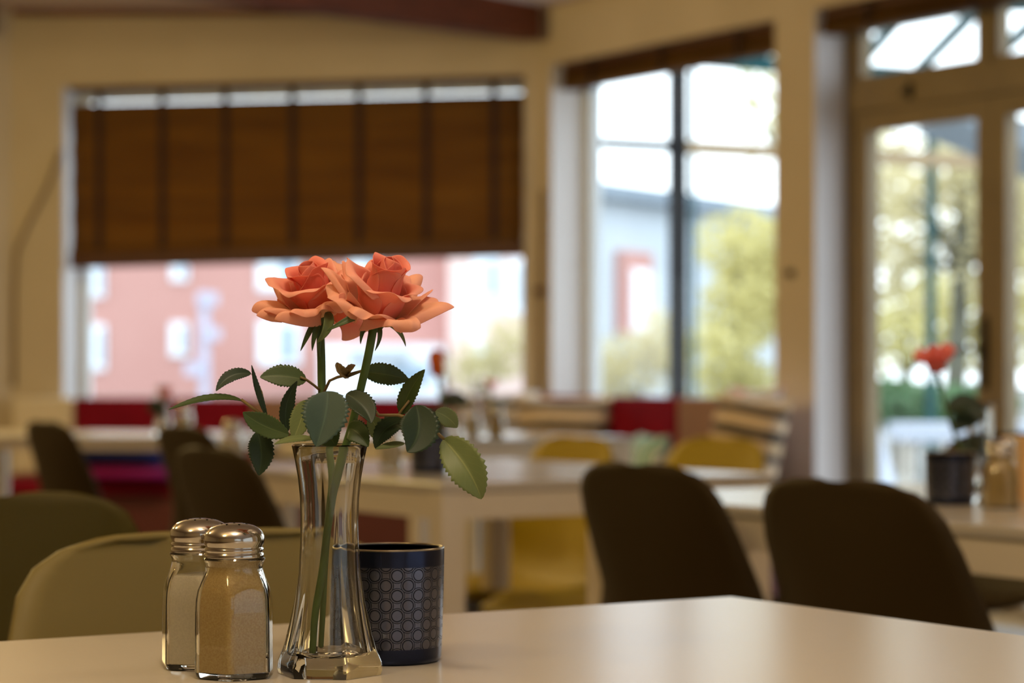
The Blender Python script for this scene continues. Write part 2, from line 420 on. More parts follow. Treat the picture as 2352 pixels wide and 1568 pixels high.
# terrace door with transom lights
door = empty('door_1', W((DOOR[0]+DOOR[1])/2, 0, .15)); door['kind'] = 'structure'
def dpart(mb, nm, m, parent=None, smooth=False):
    o = mb.build(nm, m, parent or door, None, smooth)
    if parent is None: o.location = -V(door.location)
    return o
b = frame_mb(W, DOOR[0], DOOR[1], .0, DOOR[3], .15, .23, .05)
b.hexa([W(DOOR[0]+.05,1.93,.15), W(DOOR[1]-.05,1.93,.15), W(DOOR[1]-.05,1.93,.23), W(DOOR[0]+.05,1.93,.23), W(DOOR[0]+.05,2.03,.15), W(DOOR[1]-.05,2.03,.15), W(DOOR[1]-.05,2.03,.23), W(DOOR[0]+.05,2.03,.23)])
b.hexa([W(2.755,2.03,.15), W(2.80,2.03,.15), W(2.80,2.03,.23), W(2.755,2.03,.23), W(2.755,2.28,.15), W(2.80,2.28,.15), W(2.80,2.28,.23), W(2.755,2.28,.23)])
dpart(b, 'door_frame', M['door_frame'])
for s0, s1 in ((2.03, 2.755), (2.80, 3.70)):
    dpart(frame_mb(W, s0+.002, s1-.002, 2.032, 2.278, .16, .215, .035), 'transom_sash', M['door_frame'])
    dpart(flat(W, s0+.03, s1-.03, 2.06, 2.25, .185), 'transom_pane', M['pane'])
for s0, s1 in ((2.032, 2.795), (2.80, 3.698)):
    lf = dpart(frame_mb(W, s0, s1, .01, 1.926, .16, .22, .075), 'door_leaf', M['door_frame'])
    flat(W, s0+.07, s1-.07, .08, 1.86, .187).build('pane', M['pane'], lf)
    if s0 < 2.5:
        h = MB(); h.bar(W(2.765, .86, .156), W(2.765, 1.12, .156), .03, .012, N2); h.tube([W(2.765,1.0,.155), W(2.765,1.0,.10), W(2.66,1.0,.10)], .009)
        h.build('door_handle', M['dark_metal'], lf)
h = MB(); h.bar(W(2.37,1.955,.145), W(2.37,2.015,.145), .02, .02, N2); h.tube([W(2.37,1.99,.14), W(2.37,1.97,.10)], .007); dpart(h, 'transom_latch', M['dark_metal'])

# ------------------------------------------------------------------ blinds
def blind_root(nm, p, label): return tag(empty(nm, p), label, 'blind')
def bpart(root, mb, nm, m, smooth=False):
    o = mb.build(nm, m, root, None, smooth); o.location = -V(root.location); return o
rb = blind_root('bamboo_blind', B(1.2, 2.285, .05), 'dark brown woven roman blind half lowered over the wide window')
s0, s1 = .095, 2.315
bpart(rb, flat(B, s0, s1, 2.262, 2.285, .03, .05), 'headrail', M['blind_rail'])
def weave(u, v):
    s = s0+(s1-s0)*u; zb = 1.468-.036*u; z = 2.205+(zb-2.205)*v
    fold = .010*math.sin(v*PI*5)**2+(.022 if v > .9 else 0)
    return B(s, z, .05-fold)
g = bpart(rb, MB().grid(24, 60, weave), 'woven_fabric', M['blind_weave'], True); mod_solid(g, .004, 0)
for s in (2.168, 1.849, 1.533, 1.203, .878, .554, .232):
    u = (s-s0)/(s1-s0)
    bpart(rb, flat(B, s-.016, s+.016, 1.468-.036*u+.01, 2.27, .024, .003), 'tape', M['blind_tape'])
bpart(rb, MB().hexa([B(s0,1.452,.018), B(s1,1.416,.018), B(s1,1.416,.058), B(s0,1.452,.058), B(s0,1.512,.018), B(s1,1.476,.018), B(s1,1.476,.058), B(s0,1.512,.058)]), 'bottom_rail', M['blind_rail'])
def folded(nm, Q, s0, s1, ztop, zbot, d, label):
    r = blind_root(nm, Q((s0+s1)/2, ztop, d), label)
    bpart(r, flat(Q, s0, s1, ztop-.03, ztop, d-.03, .06), 'headrail', M['blind_rail'])
    n = 4; b = MB()
    for i in range(n):
        za = ztop-.03-(ztop-.03-zbot)*i/n; zb = ztop-.03-(ztop-.03-zbot)*(i+1)/n
        b.hexa([Q(s0+.01,zb,d-.03-.004*i), Q(s1-.01,zb,d-.03-.004*i), Q(s1-.01,zb,d+.03), Q(s0+.01,zb,d+.03), Q(s0+.01,za-.002,d-.045-.004*i), Q(s1-.01,za-.002,d-.045-.004*i), Q(s1-.01,za-.002,d+.03), Q(s0+.01,za-.002,d+.03)])
    bpart(r, b, 'folded_fabric', M['blind_weave'])
    k = 3
    for i in range(k):
        s = s0+(s1-s0)*(i+.5)/k; bpart(r, flat(Q, s-.012, s+.012, zbot, ztop, d-.062, .003), 'tape', M['blind_tape'])
folded('bamboo_blind', W, .09, 1.715, 2.318, 2.205, .09, 'brown roman blind folded up at the head of the square window')
folded('bamboo_blind', W, 1.99, 3.73, 2.328, 2.23, .07, 'brown roman blind folded up above the terrace door')

# cables, hook
c = MB().tube([B(2.345,1.98,-.012), B(2.42,1.80,-.012), B(2.52,1.62,-.012), B(2.575,1.50,-.012), B(2.588,1.30,-.012), B(2.588,.85,-.012)], .009, 8)
tag(c.build('wall_cable', M['cord_brown'], smooth=True), 'brown cable running down the wall left of the wide window', 'cable')
rc = tag(empty('blind_cord', B(-.0, 2.0, 0)), 'thin blind cord with cleat in the corner between the two windows', 'cord')
bpart(rc, MB().tube([W(.03,1.75,-.015), W(.02,1.4,-.018), W(.012,1.1,-.018), W(.015,.82,-.015)], .007, 8), 'cord', M['cord_brown'], True)
bpart(rc, MB().cbox(W(.012,1.29,-.02), .05, .03, .035), 'cleat', M['blind_rail'])
k = MB().tube([W(1.842,1.309,0), W(1.842,1.309,-.012), W(1.842,1.309,-.013), W(1.842,1.309,-.03)], [.017,.017,.008,.012], 14)
tag(k.build('wall_hook', M['dark_metal'], smooth=True, sharp=40), 'small dark knob on the pier between window and door', 'hook')

# ------------------------------------------------------------------ benches with cushions
bench1 = tag(empty('upholstered_bench', B(1.3, 0, -.3)), 'long wall bench under the wide blind window, crimson and pale back panels', 'bench')
def banded(root, mb, nm, m, bev=.015):
    o = mb.build(nm, m, root, None); o.location = -V(root.location)
    if bev: mod_bev(o, bev, 3)
    return o
banded(bench1, flat(B, .30, 2.55, .0, .36, -.52, .50), 'bench_base', M['bench_wood'], 0)
banded(bench1, flat(B, .30, 2.55, .36, .43, -.55, .43), 'seat', M['crimson'])
for s0, s1, m, lb in ((.40,.822,'crimson','crimson back panel'), (.828,1.36,'taupe','taupe back panel'), (1.366,1.80,'crimson','crimson back panel'), (1.806,2.24,'crimson','crimson back panel'), (2.246,2.55,'ivory_cloth','ivory back panel')):
    tag(banded(bench1, flat(B, s0, s1, .435, .797, -.115, .10), 'back_panel', M[m]), lb)
bench2 = tag(empty('upholstered_bench', W(1.1, 0, -.3)), 'wall bench under the square window, crimson and taupe back panels', 'bench')
banded(bench2, flat(W, .36, 2.0, .0, .36, -.52, .50), 'bench_base', M['bench_wood'], 0)
banded(bench2, flat(W, .36, 2.0, .36, .43, -.55, .43), 'seat', M['crimson'])
for s0, s1, m, lb in ((.12,.648,'crimson','crimson back panel'), (.654,1.215,'crimson','crimson back panel'), (1.221,1.70,'taupe','taupe back panel')):
    tag(banded(bench2, flat(W, s0, s1, .435, .815, -.115, .10), 'back_panel', M[m]), lb)

def pillow(nm, c, wx, hz, th, rz, tilt, m, label, group=None, roll=0):
    b = MB()
    def f(sg):
        def g(u, v):
            a, e = 2*u-1, 2*v-1
            k = (max(0, 1-abs(a)**2.6)*max(0, 1-abs(e)**2.6))**.5
            px = a*(1-.10*(1-abs(e)**2)*abs(a)**3); pz = e*(1-.10*(1-abs(a)**2)*abs(e)**3)
            return V((px*wx/2, sg*k*th/2, pz*hz/2))
        return g
    b.grid(18, 18, f(1)); b.grid(18, 18, f(-1))
    o = b.build(nm, m, None, None, True)
    bm = bmesh.new(); bm.from_mesh(o.data); bmesh.ops.remove_doubles(bm, verts=bm.verts, dist=1e-4); bmesh.ops.recalc_face_normals(bm, faces=bm.faces); bm.to_mesh(o.data); bm.free()
    o.rotation_euler = (tilt, roll, rz); o.location = c
    return tag(o, label, 'cushion', group)
rL, rR = math.atan2(-M2.x, M2.y), math.atan2(-N2.x, N2.y)
def on(px, D, z): return V(((px-CX)/F*D, D, z))
pillow('cushion', on(1290, 10.35, .625), .46, .40, .15, rL-.1, -.22, M['tan_stripe'], 'tan and charcoal striped cushion left of the crimson back panel under the square window')
pillow('cushion', on(1120, 10.62, .635), .46, .42, .15, rL+.05, -.18, M['grey_stripe'], 'pale grey striped cushion in the bench corner behind the small vase')
pillow('cushion', W(1.93, .635, -.30), .36, .41, .14, rR+.25, -.20, M['tan_stripe'], 'tan and black striped cushion leaning against the pier beside the door', roll=.12)
pillow('cushion', W(1.80, .655, -.17), .34, .43, .08, rR, -.12, M['pink_print'], 'white and pink printed cushion behind the striped one by the pier')
pillow('cushion', on(1480, 9.75, .545), .40, .26, .13, rR-.3, -.35, M['teal_print'], 'pale teal printed cushion lying low on the bench seat between the lit mustard chairs')
pillow('cushion', W(1.97, .515, -.47), .12, .17, .07, rR, -.1, M['magenta'], 'little magenta cushion at the foot of the striped cushion by the pier')
pillow('cushion', on(300, 10.85, .458), .46, .055, .36, rL, 0, M['magenta'], 'flat magenta cushion on the bench seat below the navy one')
pillow('cushion', on(270, 10.90, .56), .46, .15, .24, rL, -.05, M['navy'], 'crumpled navy cushion on the bench seat at the left')

# ------------------------------------------------------------------ tables
def make_table(corner, lx, ly, ax, label, top_t=.016, ap=.045, leg=.046):
    """corner = corner where the two sides start; ax = direction of the long side; the other side runs along the left-hand normal of ax"""
    ay = V((-ax.y, ax.x, 0)); c = corner+ax*lx/2+ay*ly/2
    r = tag(empty('dining_table', (c.x, c.y, 0), math.atan2(ax.y, ax.x)), label, 'table')
    mod_bev(MB().cbox((0,0,.74-top_t/2), lx, ly, top_t).build('tabletop', M['table_white'], r), .003)
    b = MB(); z = .74-top_t-ap/2
    for sg in (-1, 1):
        b.cbox((0, sg*(ly/2-.016), z), lx-2*leg, .022, ap); b.cbox((sg*(lx/2-.016), 0, z), .022, ly-2*leg, ap)
    b.build('apron', M['table_frame'], r)
    for sx in (-1, 1):
        for sy in (-1, 1):
            mod_bev(MB().cbox((sx*(lx/2-leg/2-.003), sy*(ly/2-leg/2-.003), (.74-top_t)/2), leg, leg, .74-top_t).build('leg', M['table_frame'], r), .004)
    return r
def T2(x, y): return V((x, y, 0))
make_table(T2(.182,1.986)-N2*.80, 1.25, .80, E2, 'white dining table in the foreground carrying the roses and shakers')
make_table(T2(.1087,3.647), 1.25, .70, E2, 'white dining table at the right behind two shaded brown chairs')
make_table(T2(-.116,3.956)-E2*.95, .95, .69, E2, 'white dining table in mid room with white legs, behind the rose vase')
make_table(T2(.3436,6.73)-E2*.85-N2*.70, .85, .70, E2, 'white table near the bench corner with small vase and shakers')
make_table(T2(-1.76,6.85), .95, .68, -L2, 'white table in front of the crimson bench at the left', ap=.022)

# ------------------------------------------------------------------ shell chairs
def make_chair(m):
    r = empty('shell_chair')
    prof = [(.215,.415,.185),(.225,.435,.195),(.19,.447,.205),(.08,.437,.212),(-.04,.430,.214),(-.13,.436,.212),(-.185,.466,.208),(-.213,.52,.203),(-.228,.59,.196),(-.238,.66,.188),(-.246,.72,.178),(-.250,.755,.166),(-.252,.775,.150),(-.2535,.787,.128),(-.254,.794,.095),(-.254,.7955,.05)]
    n = len(prof)-1
    def f(u, v):
        t = v*n; i = min(int(t), n-1); q = t-i
        y, z, w_ = [prof[i][k]*(1-q)+prof[i+1][k]*q for k in range(3)]
        a = 2*u-1; e = abs(a)**2.4
        back = min(1, max(0, (z-.44)/.16)) if y < -.1 else 0
        low = 1-min(1, max(0, (z-.62)/.17)) if y < -.1 else 1
        return V((a*w_, y+e*.055*back*(.12+.88*low), z+e*.035*(1-back)*(1 if y < .16 else .4)))
    s = MB().grid(14, 45, f).build('seat_shell', m, r, None, True); mod_solid(s, .007, 0)
    b = MB(); b.cbox((0,.03,.414), .20, .22, .014); b.build('under_frame', M['leg_white'], r)
    for sx in (-1, 1):
        for sy in (-1, 1):
            MB().tube([(sx*.09, .03+sy*.09, .412), (sx*.20, .01+sy*.205, 0)], [.011,.009], 10).build('leg', M['leg_white'], r, None, True)
    return r
protos = {}
def chair(px, D, f, m, label, k=1.0, twist=0):
    if m not in protos: r = protos[m] = make_chair(M[m])
    else: r = copy_tree(protos[m])
    f = V((f[0], f[1], 0)).normalized(); f.rotate(Quaternion(UP, R(twist)))
    p = V(((px-CX)/F*D, D, 0)); p = p+f*.254*k
    r.location = p; r.rotation_euler = (0, 0, rot_to(f)); r.scale = (k, k, k)
    return tag(r, label, 'chair', 'moulded shell chairs')
chair(1460, 3.32, N2, 'shell_brown_shade', 'shaded brown shell chair seen from behind at the right table, left of its twin')
chair(1922, 2.83, N2, 'shell_brown_shade', 'shaded brown shell chair seen from behind, nearest the right edge, at the right table')
chair(475, 4.0, N2, 'shell_brown_shade', 'shaded brown shell chair behind the shakers, drawn up to the mid-room table')
chair(412, 5.6, N2, 'shell_brown_shade', 'shaded brown shell chair before the crimson bench, overlapped by the one behind the shakers')
chair(100, 6.1, N2, 'shell_brown_shade', 'shaded brown shell chair far left, with its back before the ivory bench panel')
chair(-10, 2.5, -E2, 'shell_olive_shade', 'shaded olive shell chair at the left edge with a pale rim, facing away')
chair(475, 1.93, E2, 'shell_olive_lit', 'lit olive shell chair facing the camera, tucked behind the shakers at the front table')
chair(1330, 5.4, -N2, 'shell_mustard_lit', 'lit mustard shell chair at the mid-room table, left of the pale teal cushion', .975)
chair(1660, 5.0, -N2, 'shell_mustard_lit', 'lit mustard shell chair at the mid-room table, before the striped cushion by the pier', .985)
chair(2310, 5.0, -N2, 'shell_brown_shade', 'shaded brown shell chair beyond the right table, mostly hidden by the vase and shakers')

# ------------------------------------------------------------------ table settings
def make_vase():
    n = 96
    prof = [(0,.0302),(.003,.0312),(.008,.0310),(.016,.0280),(.03,.0245),(.045,.0215),(.062,.0193),(.08,.0181),(.095,.0178),(.108,.0182),(.120,.0194),(.131,.0213),(.1385,.0229),(.1405,.0234)]
    def hexr(a): 
        a = (a+R(8)) % (PI/3)-PI/6
        return .866/math.cos(a)*1.06
    rg = []
    for z, r in prof:
        h = max(.10, min(1, 1.05-z/.085))
        rg.append([V((r*((1-h)+h*hexr(2*PI*k/n))*math.cos(2*PI*k/n), r*((1-h)+h*hexr(2*PI*k/n))*math.sin(2*PI*k/n), z)) for k in range(n)])
    def ri(z):
        for (a, ra), (c, rc_) in zip(prof[:-1], prof[1:]):
            if a <= z <= c: return ra+(rc_-ra)*(z-a)/(c-a)
        return prof[-1][1]
    t = lambda z: .0022+.0024*max(0, 1-z/.07)
    rg.append([V((.0226*math.cos(2*PI*k/n), .0226*math.sin(2*PI*k/n), .1412)) for k in range(n)])
    for z in (.139,.130,.118,.105,.092,.078,.062,.045,.032,.022,.014):
        rr = (ri(z)-t(z))*(1-.02*max(0, 1-z/.05)); rg.append([V((rr*math.cos(2*PI*k/n), rr*math.sin(2*PI*k/n), z)) for k in range(n)])
    for r, z in ((.0205,.0114),(.010,.0098),(.001,.0095)):
        rg.append([V((r*math.cos(2*PI*k/n), r*math.sin(2*PI*k/n), z)) for k in range(n)])
    return MB().rings(rg).build('glass_vase', M['clear_glass'], None, None, True, 50)
VD = 1.475
vase = make_vase(); vloc = at(757, 850+.187*F/VD, VD); vase.location = (vloc.x, vloc.y, .7402)
tag(vase, 'clear flared glass vase with a faceted foot holding two roses on the front table', 'vase')

def make_shaker(fill, fm, lid=True):
    r = empty('shaker'); n = 96
    def hx(a, h, ph=R(0)):
        q = (a+ph) % (PI/3)-PI/6; k = .866/math.cos(q)
        k = min(k, .965+.0*k)
        return (1-h)+h*k*1.045
    prof = [(0,.0225,.9),(.0015,.0242,1),(.004,.0250,1),(.02,.0249,1),(.040,.0247,1),(.048,.0243,1),(.0535,.0232,.9),(.058,.0212,.6),(.062,.0190,.25),(.0655,.0176,0),(.0685,.0174,0),(.0705,.0185,0),(.0718,.0190,0),(.0728,.0184,0)]
    ph0 = PI/2
    def ring(r_, z, h): return [V((r_*hx(2*PI*k/n-ph0, h)*math.cos(2*PI*k/n), r_*hx(2*PI*k/n-ph0, h)*math.sin(2*PI*k/n), z)) for k in range(n)]
    rg = [ring(rr, z, h) for z, rr, h in prof]
    inn = [(z, rr-.0022, h) for z, rr, h in prof if z >= .004]
    rg += [ring(rr, z, h) for z, rr, h in inn[::-1]]+[ring(.012, .0035, .5)]
    MB().rings(rg).build('glass_body', M['clear_glass'], r, None, True, 40)
    fl = [ring(.010, .0040, 1)]+[ring(rr-.0025, z+.0004, h) for z, rr, h in prof if .004 <= z <= fill]
    fl.append([p*1.0 for p in ring(max(.004, .010), fill+.001, 0)])
    MB().rings(fl).build('pepper_fill' if fm == 'pepper' else 'salt_fill', M[fm], r, None, True, 40)
    cp = [(.0176,.0722),(.0181,.0728),(.0181,.0752),(.0174,.0758),(.0174,.0764),(.0180,.0770),(.0180,.0784),(.0173,.0790),(.0175,.0798),(.0183,.0815),(.0186,.0838),(.0182,.0862),(.0168,.0888),(.0146,.0908),(.0116,.0922),(.0080,.0931),(.0040,.0936),(.0006,.0937)]
    cap = MB().lathe(cp, 64).build('shaker_cap', M['chrome'], r, None, True)
    hb = MB()
    for i in range(7):
        a = 2*PI*i/6; rr = 0 if i == 6 else .0075; z = .0932 if i < 6 else .0937
        hb.lathe([(.0007, z-.0004), (.0007, z+.00025)], 10, (rr*math.cos(a), rr*math.sin(a), 0))
    hb.build('pour_holes', M['dark_metal'], cap)
    return r
pep = make_shaker(.0725, 'pepper'); pp = at(538, 1551, 1.462); pep.location = (pp.x, pp.y, .7402)
tag(pep, 'pepper shaker of panelled glass with chrome cap, in front on the foreground table', 'shaker')
sal = make_shaker(.058, 'salt'); pp = at(459, 1530, 1.508); sal.location = (pp.x, pp.y, .7402); sal.rotation_euler = (0,0,R(14))
tag(sal, 'salt shaker of panelled glass with chrome cap, half hidden behind the pepper', 'shaker')

def make_candle():
    r = empty('candle_holder')
    pr = [(.0300,0),(.0318,.0008),(.0328,.0035),(.0335,.02),(.0342,.045),(.0347,.0705),(.0346,.0725),(.0338,.0730),(.0328,.0722),(.0326,.060),(.0318,.02),(.0306,.009),(.0001,.008)]
    MB().lathe(pr, 96).build('glass_cup', M['lacquer'], r, None, True, 50)
    MB().lathe([(.0346,.0722),(.0348,.0727),(.0343,.0735),(.0336,.0735),(.0333,.0727),(.0335,.0722)], 96).build('rim', M['steel_inside'], r, None, True)
    cn = MB().lathe([(.0190,.0085),(.0192,.022),(.0185,.0228),(.0010,.0225)], 40).build('tealight', M['wax'], r, None, True, 50)
    MB().tube([(0,0,.0222),(.0004,0,.030)], .0007, 6).build('wick', M['dark_metal'], cn)
    return r
can = make_candle(); pp = at(897, 1519, 1.545); can.location = (pp.x, pp.y, .7402); can.rotation_euler = (0,0,R(-20))
tag(can, 'dark navy candle glass with a ring pattern behind the rose vase', 'candle holder')

# ------------------------------------------------------------------ roses
def petal(az, L, Wd, elev, curl=0, tip=0, r0=.002, z0=0, wrap=.012, seed=0, ruf=.0, nu=18, nv=22, cs=.62, rnd=.30, twist=0):
    """petal surface about the +z axis; elev = list of (v, degrees above horizontal)"""
    rd = random.Random(seed); p1, p2, p3 = rd.uniform(0, 6), rd.uniform(0, 6), rd.uniform(0, 6)
    def el(v):
        for (a, x), (c, y) in zip(elev[:-1], elev[1:]):
            if v <= c: k = (v-a)/(c-a); k = k*k*(3-2*k); return x+(y-x)*k
        return elev[-1][1]
    cols = []
    for i in range(nu+1):
        a = 2*i/nu-1
        Lu = L*(1-rnd*abs(a)**2.5+tip*math.exp(-(a/.16)**2)+ruf*.05*math.sin(5*a+p3)); r, z = r0, z0; col = []
        for j in range(nv+1):
            v = j/nv
            wv = Wd*(.16+.84*math.sin(PI/2*min(1, v/.72))**1.1)
            cc = curl*max(0, (v-cs)/(1-cs))**1.5*(1+.55*math.sin(3.1*a+p1)+.3*math.sin(6.3*a+p2))
            e = R(el(v)-cc)
            if j: r += math.cos(e)*Lu/nv; z += math.sin(e)*Lu/nv
            rr = max(.0005, r); phi = a*wv/max(rr, wrap)
            rf = ruf*.004*v**3*math.sin(7*a+p2+4*v)*abs(a)
            # beyond the wrap radius the petal stays flat rather than bending round the axis
            x = rr*math.cos(phi) if rr >= wrap else rr-wrap*(1-math.cos(phi)); y = (rr if rr >= wrap else wrap)*math.sin(phi)
            q = V((x+rf, y, z+rf)); q.rotate(Quaternion(UP, R(az)+twist*v)); col.append(q)
        cols.append(col)
    return lambda u, v: cols[min(nu, round(u*nu))][min(nv, round(v*nv))]

def leaf_fn(b0, b2, mid, width, face, fold=.25, serr=14, pinch=.85, curl=0):
    b0, b2, mid = V(b0), V(b2), V(mid); face = V(face).normalized(); c = mid*2-(b0+b2)*.5
    nt = 44
    def f(u, v):
        P = b0*(1-v)**2+c*2*v*(1-v)+b2*v*v; T = ((c-b0)*(1-v)+(b2-c)*v).normalized()
        S = T.cross(face); S = S.normalized() if S.length > 1e-6 else V((1,0,0)); Nn = S.cross(T).normalized()
        wv = width/2*(math.sin(PI*min(1, max(0, v))**pinch)**.75 if 0 < v < 1 else 0)
        a = 2*u-1
        if abs(a) > .99: wv *= 1+.20*((v*serr) % 1.0-.5)
        s = S*(a*wv*math.cos(fold))+Nn*(abs(a)*wv*math.sin(fold)-curl*a*a*wv)
        return P+s
    return f

def flower_frame(axis, spin):
    z = V(axis).normalized(); x = V((1,0,0)); x = (x-z*x.dot(z)).normalized(); y = z.cross(x)
    m = Matrix((x, y, z)).transposed(); return m @ Matrix.Rotation(R(spin), 3, 'Z')

def make_rose(name, label, stem, radii, head, axis, spin, petals, leaves, stalks, sepals, hip, group=None):
    base = V(stem[-1]); root = tag(empty(name, base), label, 'rose', group)
    def ad(mb, nm, m, smooth=True, **k):
        o = mb.build(nm, m, root, None, smooth, **k); o.location = -base; return o
    # smooth the stem through its points
    pts, rr = [], []
    P = [V(p) for p in stem]
    for i in range(len(P)-1):
        p0, p1, p2, p3 = P[max(0,i-1)], P[i], P[i+1], P[min(len(P)-1,i+2)]
        for k in range(6):
            t = k/6; pts.append(.5*((2*p1)+(p2-p0)*t+(2*p0-5*p1+4*p2-p3)*t*t+(3*p1-p0-3*p2+p3)*t**3)); rr.append(radii[i]+(radii[i+1]-radii[i])*t)
    pts.append(P[-1]); rr.append(radii[-1]); ad(MB().tube(pts, rr, 12), 'stem', M['stem_green'])
    fm = flower_frame(axis, spin); H = V(head)
    for kw, m in petals:
        kw = dict(kw); fn = petal(**kw); nu, nv = kw.get('nu', 18), kw.get('nv', 22)
        o = ad(MB().grid(nu, nv, lambda u, v: H+fm @ fn(u, v)), 'petal', M[m]); mod_solid(o, .00035, 0); mod_sub(o, 1)
    hb = MB(); hp = [(.0021,-hip),(.0042,-hip*.8),(.0056,-hip*.5),(.0060,-hip*.25),(.0050,0),(.0030,.002)]
    hb.rings([[H+fm @ V((r*math.cos(2*PI*k/20), r*math.sin(2*PI*k/20), z)) for k in range(20)] for r, z in hp]); ad(hb, 'calyx', M['calyx_green'])
    for a, c, mid, wd, face, m in sepals:
        o = ad(MB().grid(6, 24, leaf_fn(a, c, mid, wd, face, .35, 0, .6)), 'sepal', M[m]); mod_solid(o, .0004, 0)
    for pts_, r_ in stalks:
        ad(MB().tube(pts_, r_, 8), 'leaf_stalk', M['stalk_brown'])
    for a, c, mid, wd, face, fold, m in leaves:
        o = ad(MB().grid(10, 44, leaf_fn(a, c, mid, wd, face, fold)), 'leaf', M[m]); mod_solid(o, .00035, 0)
    return root

PXM = 1.46/F                                     # metres per pixel at the bouquet
def lf(b, t, wpx, db=0.0, dt=0.0, sag=(0,0,0), face=(0,-1,0.2), fold=.25, m='leaf_dark'):
    """leaf from base pixel to tip pixel; db, dt = metres behind the bouquet plane"""
    A, T = at(b[0], b[1], 1.46+db), at(t[0], t[1], 1.46+dt)
    mid = (A+T)/2+V((sag[0]*PXM, sag[2], -sag[1]*PXM))
    return (A, T, mid, wpx*PXM, face, fold, m)
def pt(x, y, d=0.0): return at(x, y, 1.46+d)

p1 = []
for i, az in enumerate((20, 135, 250)):
    p1.append((dict(az=az, L=.041, Wd=.0125, elev=[(0,55),(.35,88),(.75,102),(1,112)], r0=.002, wrap=.0065, seed=i, curl=10, rnd=.2), 'petal_in'))
for i, az in enumerate((-60, 40, 150, 235)):
    p1.append((dict(az=az, L=.0425, Wd=.0170, elev=[(0,35),(.35,80),(.75,92),(1,88)], r0=.002, wrap=.0105, seed=10+i, curl=35, rnd=.24, cs=.8, ruf=.5, z0=-.001), 'petal_in'))
for i, (az, L) in enumerate(((-80,.037), (10,.037), (95,.040), (190,.045))):
    p1.append((dict(az=az, L=L, Wd=.0200, elev=[(0,18),(.35,66),(.7,72),(1,50)], r0=.002, wrap=.0150, seed=20+i, curl=65, rnd=.27, cs=.78, ruf=.8, tip=.03, z0=-.002), 'petal_mid'))
for i, (az, L, e2, e3) in enumerate(((-118,.036,40,4), (-52,.036,30,-40), (6,.042,34,8), (58,.042,42,20), (120,.042,46,22), (172,.042,56,40), (-160,.036,36,-10))):
    p1.append((dict(az=az, L=L, Wd=.0195, elev=[(0,0),(.35,44),(.7,e2),(1,e3)], r0=.002, wrap=.0190, seed=40+i, curl=50, rnd=.38, cs=.74, ruf=2.2, tip=.10, z0=-.003), 'petal_out'))
H1 = pt(866, 728, 0.0)
make_rose('rose', 'open peach rose on the right of the front vase, its bloom higher',
    [pt(858,750), pt(846,815), pt(829,890,.004), pt(806,985,.008), pt(776,1085,.010), pt(755,1200,.010), pt(741,1310,.008), pt(722,1410,.006), pt(713,1500,.006)],
    [.0026,.0026,.0025,.0025,.0025,.0025,.0026,.0026,.0027], H1, (.24,-.40,.88), 0, p1,
    [lf((832,855), (940,873), 54, .012, .020, (0,-4,0), (0,-1,.35), .15, 'leaf_mid'),
     lf((922,952), (976,848), 44, .006, -.006, (-8,0,0), (-.3,-1,0), .2, 'leaf_mid'),
     lf((955,930), (935,1038), 96, -.012, -.022, (16,6,0), (.15,-1,.15), .3, 'leaf_dark'),
     lf((940,965), (862,1030), 50, .006, .012, (-12,-14,0), (0,-1,.4), .2, 'leaf_dark'),
     lf((1000,945), (1050,982), 44, .03, .04, (4,-4,0), (0,-1,.2), .1, 'leaf_light'),
     lf((1018,1008), (1106,1146), 92, -.010, -.022, (10,-4,-.006), (-.15,-1,.25), .32, 'leaf_light'),
     lf((795,905), (852,972), 58, -.006, -.018, (10,-6,0), (.3,-1,.2), .25, 'leaf_dark'),
     lf((846,955), (872,1018), 44, .020, .026, (8,0,0), (0,-1,.1), .15, 'leaf_light'),
     lf((800,985), (846,1026), 56, -.004, -.012, (-2,-12,0), (0,-1,.2), .2, 'leaf_mid'),
     lf((930,1018), (862,1031), 22, .012, .008, (0,-2,0), (0,-.8,1), .1, 'leaf_light')],
    [([pt(826,900,.004), pt(870,953,.004), pt(915,953,.002), pt(958,966,-.004), pt(1000,990,-.01), pt(1022,1010,-.010)], .0010),
     ([pt(915,953,.002), pt(924,940,.004), pt(940,920)], .0008), ([pt(940,873,.020), pt(950,868,.02)], .0006),
     ([pt(838,848,.004), pt(820,856,.010), pt(800,864,.012)], .0008)],
    [(pt(842,719,-.010), pt(750,760,-.020), pt(800,735,-.02), .0058, (0,-1,.5), 'calyx_green'),
     (pt(880,738,.004), pt(932,796,.010), pt(914,758,.008), .0040, (0,-1,.2), 'sage'),
     (pt(868,742,-.004), pt(861,806,-.004), pt(872,772,-.006), .0036, (.4,-1,0), 'calyx_green'),
     (pt(848,735,-.004), pt(828,790,.0), pt(834,760,-.002), .0040, (-.4,-1,0), 'calyx_green')], .010)

